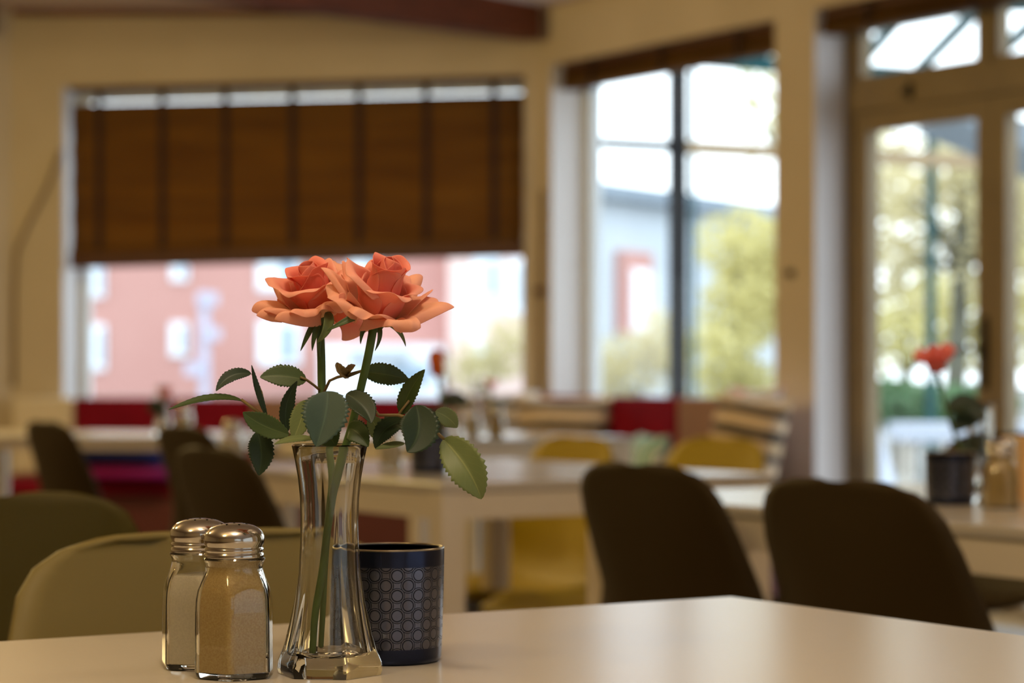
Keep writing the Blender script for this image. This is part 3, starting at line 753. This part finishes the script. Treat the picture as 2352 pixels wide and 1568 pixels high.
p2 = []
for i, az in enumerate((0, 120, 240)):
    p2.append((dict(az=az, L=.033, Wd=.0125, elev=[(0,50),(.35,85),(.75,98),(1,108)], r0=.002, wrap=.0065, seed=60+i, curl=10, rnd=.2), 'petal_in'))
for i, az in enumerate((-30, 60, 150, 235)):
    p2.append((dict(az=az, L=.035, Wd=.0165, elev=[(0,32),(.35,76),(.75,86),(1,78)], r0=.002, wrap=.0110, seed=70+i, curl=40, rnd=.25, cs=.8, ruf=.6, z0=-.001), 'petal_in'))
for i, (az, L) in enumerate(((-110,.036), (-15,.034), (90,.038), (170,.040))):
    p2.append((dict(az=az, L=L, Wd=.0195, elev=[(0,15),(.35,62),(.7,66),(1,44)], r0=.002, wrap=.0150, seed=80+i, curl=60, rnd=.27, cs=.78, ruf=.8, tip=.04, z0=-.002), 'petal_mid'))
for i, (az, L, e2, e3) in enumerate(((-150,.038,30,-30), (-95,.032,40,-10), (-40,.034,36,-10), (20,.034,20,-40), (75,.040,44,20), (130,.040,44,20), (185,.040,34,-6))):
    p2.append((dict(az=az, L=L, Wd=.0195, elev=[(0,0),(.35,42),(.7,e2),(1,e3)], r0=.002, wrap=.0190, seed=90+i, curl=45, rnd=.38, cs=.74, ruf=2.2, tip=.08, z0=-.003), 'petal_out'))
p2.append((dict(az=15, L=.034, Wd=.0165, elev=[(0,-10),(.3,-20),(.7,-50),(1,-70)], r0=.002, wrap=.022, seed=120, curl=10, rnd=.5, ruf=1.0, z0=-.004), 'petal_mid'))
H2 = pt(736, 712, .030)
make_rose('rose', 'open peach rose on the left of the front vase, half behind the other bloom',
    [pt(735,745,.030), pt(738,820,.028), pt(740,900,.026), pt(750,1000,.022), pt(764,1095,.020), pt(754,1200,.020), pt(746,1300,.020), pt(742,1400,.022), pt(737,1486,.024)],
    [.0026,.0026,.0026,.0025,.0025,.0025,.0026,.0026,.0027], H2, (-.26,-.36,.90), 0, p2,
    [lf((577,858), (496,898), 32, .0, -.010, (-6,-14,0), (0,-1,.5), .2, 'leaf_dark'),
     lf((613,958), (578,838), 22, -.012, -.02, (-6,0,0), (.8,-.6,0), .5, 'leaf_dark'),
     lf((704,874), (597,866), 58, .012, .006, (0,-6,0), (0,-1,.5), .15, 'leaf_mid'),
     lf((556,920), (386,941), 26, -.004, -.02, (10,-16,0), (0,-.7,1), .2, 'leaf_mid'),
     lf((660,992), (683,874), 38, .004, .0, (-14,0,0), (.5,-1,0), .35, 'leaf_dark'),
     lf((664,998), (558,946), 56, -.016, -.026, (-8,4,0), (-.1,-1,.4), .3, 'leaf_mid'),
     lf((590,990), (594,1092), 62, -.012, -.014, (8,-4,0), (.1,-1,-.1), .3, 'leaf_dark'),
     lf((752,898), (726,1026), 108, -.030, -.040, (8,-8,0), (0,-1,.25), .22, 'leaf_blue'),
     lf((702,918), (672,1012), 52, -.012, -.016, (4,0,0), (-.2,-1,0), .2, 'leaf_light'),
     lf((722,1008), (630,1020), 26, -.018, -.026, (0,-6,0), (0,-.7,1), .1, 'leaf_light'),
     lf((740,980), (772,1024), 60, -.02, -.026, (0,0,0), (0,-1,.2), .2, 'leaf_mid')],
    [([pt(740,900,.026), pt(722,885,.02), pt(704,872,.012), pt(690,866,.010)], .0008),
     ([pt(748,985,.022), pt(700,1010,0), pt(664,998,-.012), pt(625,965,-.012), pt(585,940,-.01), pt(555,918,-.004)], .0010),
     ([pt(613,958,-.012), pt(600,900,-.006), pt(580,858,0)], .0008),
     ([pt(742,905,.024), pt(757,874,.018), pt(775,866,.014), pt(800,860,.012), pt(838,850,.006)], .0009)],
    [(pt(752,716,.010), pt(727,788,.010), pt(752,752,.004), .0074, (.2,-1,.1), 'sage'),
     (pt(726,735,.014), pt(690,806,.014), pt(708,768,.012), .0044, (-.3,-1,0), 'calyx_green'),
     (pt(732,740,.014), pt(717,806,.016), pt(722,772,.012), .0040, (0,-1,0), 'calyx_green'),
     (pt(738,744,.014), pt(735,820,.016), pt(733,780,.014), .0030, (0,-1,0), 'calyx_green')], .012)
# shrivelled leaflet on the shared stalk
sh = MB(); sh.grid(8, 16, leaf_fn(pt(800,864,.012), pt(774,832,.006), pt(782,852,.004), .0085, (.3,-1,.2), .8, 6)); sh.grid(8, 16, leaf_fn(pt(796,864,.012), pt(816,838,.012), pt(804,848,.008), .0060, (-.3,-1,.3), .7, 6))
o = sh.build('leaf', M['stalk_brown'], None, None, True); mod_solid(o, .0004, 0)
rose_root = [x for x in COL.objects if x.name == 'rose'][0]; o.parent = rose_root; o.location = -V(rose_root.location); o['label'] = 'shrivelled brown leaflet'

# simpler roses of the other tables
def far_rose(label, foot, top, head_r, m, lean, leaves=3, bud=False, seed=0):
    rd = random.Random(seed); base = V(foot); root = tag(empty('rose', base), label, 'rose')
    T = V(top); mid = (base+T)/2+V((lean*.3, 0, 0))
    def ad(mb, nm, mt):
        o = mb.build(nm, mt, root, None, True); o.location = -base; return o
    pts = [base*(1-t)**2+mid*2*t*(1-t)+T*t*t for t in [i/12 for i in range(13)]]
    ad(MB().tube(pts, .0026, 8), 'stem', M['stem_green'])
    fm = flower_frame((lean*4, -.25, .9), rd.uniform(0, 360)); mb = MB()
    k = head_r/.03
    if bud: ps = [dict(az=a, L=.036*k, Wd=.016*k, elev=[(0,40),(.35,82),(.75,100),(1,112)], r0=.002, wrap=.008*k, seed=a, nu=10, nv=12) for a in (0, 90, 180, 270)]
    else:
        ps = [dict(az=a, L=.036*k, Wd=.015*k, elev=[(0,40),(.4,80),(1,95)], r0=.002, wrap=.009*k, seed=a, nu=10, nv=12) for a in (0, 120, 240)]
        ps += [dict(az=a, L=.040*k, Wd=.018*k, elev=[(0,25),(.4,68),(1,48)], r0=.002, wrap=.014*k, seed=a, curl=40, nu=10, nv=12, ruf=1) for a in (30, 100, 170, 240, 310)]
    for p in ps:
        fn = petal(**p); mb.grid(10, 12, lambda u, v: T+fm @ fn(u, v))
    mod_solid(ad(mb, 'bloom', m), .0006, 0)
    for i in range(leaves):
        q = pts[4+i*2]; a = rd.uniform(-1, 1)
        tip = q+V((rd.choice((-1, 1))*.05, rd.uniform(-.02, .02), rd.uniform(-.01, .03)))
        mod_solid(ad(MB().grid(6, 16, leaf_fn(q, tip, (q+tip)/2+V((0,0,.012)), .036, (0,-1,.5), .2, 8)), 'leaf', M['leaf_dark']), .0004, 0)
    return root
def setvase(px, D, label, k=1.0, rz=0):
    v = vase.copy(); COL.objects.link(v); v.location = ((px-CX)/F*D, D, .7402); v.rotation_euler = (0,0,rz); v.scale = (k,k,k); return tag(v, label, 'vase')
def setcopy(src, px, D, label, cat, rz=0):
    c_ = copy_tree(src); c_.location = ((px-CX)/F*D, D, .7402); c_.rotation_euler = (0,0,rz); return tag(c_, label, cat)
def rose_at(label, vpx, D, tpx, tpy, r, m, lean, n=3, bud=False, seed=0):
    return far_rose(label, V(((vpx-CX)/F*D, D, .7402+.016)), at(tpx, tpy, D-.02), r, m, lean, n, bud, seed)
# right table
setvase(2253, 3.40, 'clear glass vase with one coral rose on the right table', 1.0, .3)
rose_at('coral rose in the vase on the right table, in front of the door glass', 2250, 3.40, 2155, 856, .034, M['pink_bloom'], -.05, 3, False, 4)
setcopy(can, 2182, 3.34, 'dark candle glass on the right table, left of its vase', 'candle holder', 1.0)
setcopy(pep, 2298, 3.24, 'pepper shaker on the right table, right of the vase', 'shaker', .2)
menu = tag(empty('napkin_holder', (at(2400, 1160, 3.42).x, 3.42, .7402), .25), 'wooden napkin holder at the right picture edge on the right table', 'napkin holder')
MB().cbox((0,0,.006), .11, .07, .012).build('base', M['wood_light'], menu)
for sy in (-1, 1): mod_bev(MB().cbox((0,sy*.028,.05), .11, .008, .085).build('side_panel', M['wood_light'], menu), .003)
MB().cbox((0,0,.052), .10, .040, .078).build('napkins', M['paper'], menu)
# mid-room table
setvase(1040, 4.42, 'clear glass vase behind the leaves on the mid-room table', 1.0, .5)
rose_at('small orange rosebud rising from the mid-room table vase', 1040, 4.42, 1006, 866, .046, M['red_bud'], -.02, 3, True, 8)
setcopy(can, 985, 4.36, 'dark candle glass on the mid-room table behind the rose leaves', 'candle holder', 2.0)
setcopy(sal, 900, 4.60, 'salt shaker on the mid-room table seen right of the front vase rim', 'shaker')
setcopy(sal, 535, 4.55, 'salt shaker on the mid-room table beside the shaded brown chair back', 'shaker', .4)
# bench-corner table
setvase(1112, 6.75, 'clear glass vase with a pink rose on the bench-corner table', 1.0, .2)
rose_at('pink rose in the vase on the bench-corner table', 1112, 6.75, 1128, 892, .020, M['pink_bloom'], .02, 2, False, 12)
setcopy(sal, 1086, 6.62, 'salt shaker on the bench-corner table left of the pink rose', 'shaker')
setcopy(pep, 1140, 6.60, 'pepper shaker on the bench-corner table below the pink rose', 'shaker')
# small table at the left
setvase(376, 6.95, 'clear glass vase with a red rose on the small left table', 1.0, .1)
rose_at('small red rose in the vase on the left table, before the pink building', 376, 6.95, 380, 912, .020, M['pink_bloom'], .0, 2, False, 15)
setcopy(sal, 425, 6.90, 'salt shaker catching the light on the small left table', 'shaker')

# ------------------------------------------------------------------ outdoors
tag(MB().box((-90, 11.9, -.12), (220,0,0), (0,140,0), (0,0,.04)).build('ground', M['paving']), kind='structure')
OUT = V((0,0,0))
terr = MB().hexa([W(1.0,-.10,.26), W(7,-.10,.26), W(7,-.10,7), W(1.0,-.10,7), W(1.0,-.02,.26), W(7,-.02,.26), W(7,-.02,7), W(1.0,-.02,7)])
tag(terr.build('terrace', M['paving']), kind='structure')

def at_box(px0, px1, py0, py1, D, depth, mb=None):      # upright block whose front face fills that window of the view
    a, c = at(px0, py1, D), at(px1, py0, D); mb = mb or MB()
    return mb.box((a.x, D, a.z), (c.x-a.x,0,0), (0,depth,0), (0,0,c.z-a.z))
def building(name, label, base, parts):
    root = tag(empty(name, base), label, 'building')
    for nm, mb, m, subs in parts:
        o = mb.build(nm, M[m], root, None); o.location = -V(base)
        for n2, mb2, m2 in subs: mb2.build(n2, M[m2], o, None)
    return root
DB = 90.0
def fac(px0, px1, y0, y1, D=DB, inset=.12):
    fr = at_box(px0, px1, y0, y1, D-inset, .25); w_ = px1-px0
    return ('window', fr, 'far_white', [('pane', at_box(px0+w_*.56, px1-w_*.16, y0+(y1-y0)*.12, y1-(y1-y0)*.14, D-inset-.06, .1), 'far_glass')])
prs = [('wall', at_box(-300, 1030, 330, 915, DB, 10), 'brick_pink', []), ('side_wing', at_box(1030, 1240, 400, 915, DB-1.5, 10), 'pale_pink', []),
       ('roof', at_box(-320, 1050, 318, 332, DB-1, 11), 'roof_grey', [])]
for q in ((205,240,606,682), (392,432,574,645), (590,690,570,668), (205,242,744,850), (390,432,740,818), (592,690,736,838), (-40,-4,744,850), (-40,-4,606,682), (800,880,590,690)): prs.append(fac(*q))
for q in ((1085,1150,590,692), (1082,1138,778,842), (1165,1215,596,720)): prs.append(fac(*q, D=DB-1.5))
prs.append(('entrance_porch', at_box(735, 1010, 792, 915, DB-5, 5), 'far_white', [('canopy', at_box(800, 940, 800, 822, DB-5.6, .5), 'far_grey'), ('porch_window', at_box(905, 985, 838, 880, DB-5.2, .15), 'far_glass')]))
building('apartment_building', 'pink brick apartment building with white windows seen below the half-lowered blind', at(450, 915, DB+5), prs)

pole = tag(empty('signal_pole', at(470, 915, 55)), 'pale grey street pole with signal boxes before the pink building', 'pole')
def pp_(mb, nm, m='pole_grey'):
    o = mb.build(nm, M[m], pole, None, False); o.location = -V(pole.location)
pp_(MB().tube([at(470,945,55), at(470,670,55)], .12, 12), 'post')
for x0, x1, y0, y1 in ((452,498,672,700), (470,504,752,780), (424,462,832,862)): pp_(at_box(x0, x1, y0, y1, 54.8, .3), 'signal_box')

# grey building with a sloping eave seen through the square window
D2 = 60.0
a0, a1, c1 = at(1330, 436, 58), at(1830, 500, 69), None
dirv = V((a1.x-a0.x, a1.y-a0.y, 0)); bk = V((-dirv.y, dirv.x, 0)).normalized()*1.5
if bk.y < 0: bk = -bk
zt = a0.z
gb = MB().box((a0.x, a0.y, -.1), dirv, bk, (0,0,zt+.1))
rf = MB().hexa([V((a0.x,a0.y,zt))-bk*.08, V((a1.x,a1.y,zt))-bk*.08, V((a1.x,a1.y,zt+.3))+bk, V((a0.x,a0.y,zt+.3))+bk,
                V((a0.x,a0.y,zt+.28))-bk*.08, V((a1.x,a1.y,zt+.28))-bk*.08, V((a1.x,a1.y,zt+.55))+bk, V((a0.x,a0.y,zt+.55))+bk])
prs = [('wall', gb, 'far_grey', []), ('roof', rf, 'roof_grey', [])]
def on_g(t0, t1, z0, z1, th=.2):
    q = V((a0.x, a0.y, 0)); n = bk.normalized()
    return MB().box(q+dirv*t0-n*th+UP*z0, dirv*(t1-t0), n*(th+.05), (0,0,z1-z0))
prs.append(('brick_bay', on_g(.14,.265,1.8,3.9,.25), 'brick_pink', [('bay_window', on_g(.175,.24,1.9,3.45,.32), 'far_white')]))
prs.append(('gutter', on_g(.0,1.0,zt-.15,zt+.05,.5), 'roof_grey', []))
prs.append(('window', on_g(.36,.44,2.2,4.2,.1), 'far_white', []))
building('house', 'pale grey house with low roof seen through the square window', (a0.x, a0.y, 0), prs)

def tree(name, label, base, h, crown, m, n, seed, size=.09, trunk=.09, lean=(0,0), cat='tree'):
    rd = random.Random(seed); base = V(base); root = tag(empty(name, base), label, cat)
    mb = MB(); top = base+V((lean[0], lean[1], h)); pts = [base.lerp(top, t)+V((math.sin(t*5+seed)*.06*h*.1, 0, 0)) for t in [i/8 for i in range(9)]]
    mb.tube(pts, [trunk*(1-.6*i/8) for i in range(9)], 8)
    for c_, r_ in crown:
        mb.tube([pts[5], (pts[5]+V(c_))/2+V((0,0,.1)), V(c_)], [trunk*.4, trunk*.3, trunk*.12], 6)
    o = mb.build('trunk', M['bark'], root, None, True); o.location = -base
    fb = MB(); tot = sum(r[0]*r[1]*r[2] for _, r in crown)
    for c_, r_ in crown:
        for _ in range(int(n*r_[0]*r_[1]*r_[2]/tot)):
            d = V((rd.gauss(0,1), rd.gauss(0,1), rd.gauss(0,1))).normalized()*rd.random()**.45
            p = V(c_)+V((d.x*r_[0], d.y*r_[1], d.z*r_[2])); u = V((rd.gauss(0,1), rd.gauss(0,1), rd.gauss(0,1))).normalized(); v_ = u.orthogonal().normalized(); s = size*rd.uniform(.6, 1.3)
            fb.add([p-u*s, p+v_*s*.6+u*.1*s, p+u*s, p-v_*s*.6+u*.1*s], [(0,1,2,3)])
    f_ = fb.build('foliage', M[m], root, None, normals=False); f_.location = -base
    return root
def g0(px, D): return V(((px-CX)/F*D, D, -.1))
# trees behind the square window
tree('birch_tree', 'yellow autumn tree filling the right half of the square window', g0(1700, 26), 2.2,
     [(at(1690,560,26),(.46,.7,.42)), (at(1720,700,26),(.55,.8,.5)), (at(1660,800,25.5),(.42,.7,.4)), (at(1760,640,26.5),(.5,.8,.7)), (at(1700,880,26),(.6,.8,.3))], 'leaf_yellow', 3600, 3, .055)
tree('birch_tree', 'sparse tall tree whose twigs hang in the upper right of the square window', g0(1850, 20), 3.2,
     [(at(1720,210,20),(.25,.5,.45)), (at(1800,200,20),(.5,.6,.7)), (at(1880,300,20),(.6,.6,.8))], 'leaf_yellow', 700, 5, .045)
tree('garden_shrub', 'pale bush low in the left half of the square window', g0(1460, 30), .9,
     [(at(1440,840,30),(.5,.6,.45)), (at(1520,800,30),(.4,.6,.6)), (at(1390,880,30),(.3,.6,.3))], 'leaf_pale', 1500, 7, .05, .05, cat='shrub')
# trees behind the door
tree('garden_tree', 'dark leaning trunk with thin yellow crown behind the door glass', g0(2185, 19), 2.9,
     [(at(2080,450,19),(.35,.6,.35)), (at(2200,400,19),(.5,.6,.4)), (at(2330,420,19),(.5,.6,.5)), (at(2060,620,19.5),(.35,.6,.4)), (at(2290,600,19),(.4,.6,.4))], 'leaf_pale', 1500, 11, .055, .11, (.10, 0))
tree('garden_tree', 'bushy yellow tree filling the lower half of the door glass', g0(2080, 23), 1.6,
     [(at(2040,760,23),(.5,.7,.45)), (at(2160,720,23.5),(.55,.7,.5)), (at(2280,760,23),(.6,.7,.5)), (at(2400,700,23),(.6,.7,.7))], 'leaf_yellow', 3200, 13, .055)
tree('garden_tree', 'pale thin tree at the far right behind the second door leaf', g0(2440, 28), 3.2,
     [(at(2340,480,28),(.8,.8,.9)), (at(2150,520,30),(1.3,.8,1.1)), (at(2000,470,30),(.7,.8,.9)), (at(2050,340,29),(.45,.6,.35)), (at(2160,330,29),(.45,.6,.35)), (at(2240,360,29),(.4,.6,.35))], 'leaf_pale', 2500, 17, .07)
tree('garden_shrub', 'dark green bush at the foot of the door glass', g0(2050, 17), .5,
     [(at(2040,925,17),(.32,.5,.19)), (at(2140,930,17),(.32,.5,.16)), (at(2250,930,17),(.3,.5,.18))], 'leaf_green', 2600, 19, .04, .04, cat='shrub')
tree('garden_shrub', 'yellowish hedge bush at the right end of the wide window', g0(1090, 40), 1.0,
     [(at(1090,840,40),(.5,.8,.45)), (at(1170,800,40),(.45,.8,.6))], 'leaf_pale', 700, 23, .07, .05, cat='shrub')

# pergola on the terrace
per = tag(empty('pergola', W(2.2, 0, 4)), 'steel pergola with teal and black posts on the terrace outside', 'pergola')
def pe(mb, nm, m, lb=None):
    o = mb.build(nm, M[m], per, None); o.location = -V(per.location)
    if lb: o['label'] = lb
PA, PB = at(1557, 337, 13.0), at(2138, 366, 13.8)
PA = V((PA.x, PA.y, 0)); PB = V((PB.x, PB.y, 0)); pd = (PB-PA).normalized(); BZ = 2.138
pe(MB().bar(PA+UP*-.05, PA+UP*2.62, .085, .07, pd), 'post', 'dark_metal', 'black post')
pe(MB().bar(PA+pd*.125+V((0,.3,-.05)), PA+pd*.125+V((0,.3,2.6)), .022, .022, pd), 'post', 'teal_steel', 'slim teal post')
pe(MB().bar(PB+UP*-.05, PB+UP*2.62, .042, .042, pd), 'post', 'teal_steel', 'slim teal post')
pe(MB().bar(PA-pd*1.2+UP*BZ, PA+UP*BZ, .05, .055), 'rail', 'dark_metal')
pe(MB().bar(PA+UP*BZ, PB+pd*1.6+UP*BZ, .06, .075), 'rail', 'beam_tan')
pe(MB().bar(PA+UP*2.62, PB+pd*1.6+UP*2.62, .06, .08), 'eaves_beam', 'teal_steel')
for i in range(6):
    s = 1.7+i*.55; q0 = W(s, 2.75, .32); q1 = PA+pd*(.35+i*.42)+UP*2.64
    pe(MB().bar(q0, q1, .045, .06), 'rafter', 'teal_steel')
for k in (.3, .62):
    pe(MB().bar(W(1.6, 2.75, .32).lerp(PA+pd*.2+UP*2.66, k), W(4.6, 2.75, .32).lerp(PA+pd*2.6+UP*2.66, k), .04, .05), 'purlin', 'teal_steel')
pe(MB().bar(at(2150,262,12.2), at(2420,372,12.2), .9, .12), 'awning_panel', 'roof_grey')
# terrace furniture under white covers
pc = tag(empty('covered_parasol', g0(2012, 11.9)), 'folded white parasol cover standing on the terrace left of the white table', 'parasol')
pcl = MB().lathe([(.19,0),(.17,.18),(.125,.34),(.08,.48),(.04,.62),(.012,.72)], 24).build('cover', M['cloth_white'], pc, None, True); pcl.location = (0,0,.05)
MB().tube([(0,0,.74),(0,0,.84)], .012, 8).build('pole', M['leg_white'], pc)
MB().cbox((0,0,.03), .34, .34, .05).build('foot', M['far_grey'], pc)
tt = tag(empty('terrace_table', g0(2130, 12.75)), 'white terrace table outside the door glass', 'table')
MB().cbox((0,0,.70), .34, .5, .09).build('tabletop', M['cloth_white'], tt)
for sx in (-1, 1):
    for sy in (-1, 1): MB().cbox((sx*.14, sy*.2, .34), .035, .035, .66).build('leg', M['leg_white'], tt)
tt = tag(empty('terrace_table', g0(2370, 12.9)), 'white terrace table outside the second door leaf at the right edge', 'table')
MB().cbox((0,0,.70), .34, .5, .09).build('tabletop', M['cloth_white'], tt)
for sx in (-1, 1):
    for sy in (-1, 1): MB().cbox((sx*.14, sy*.2, .34), .035, .035, .66).build('leg', M['leg_white'], tt)
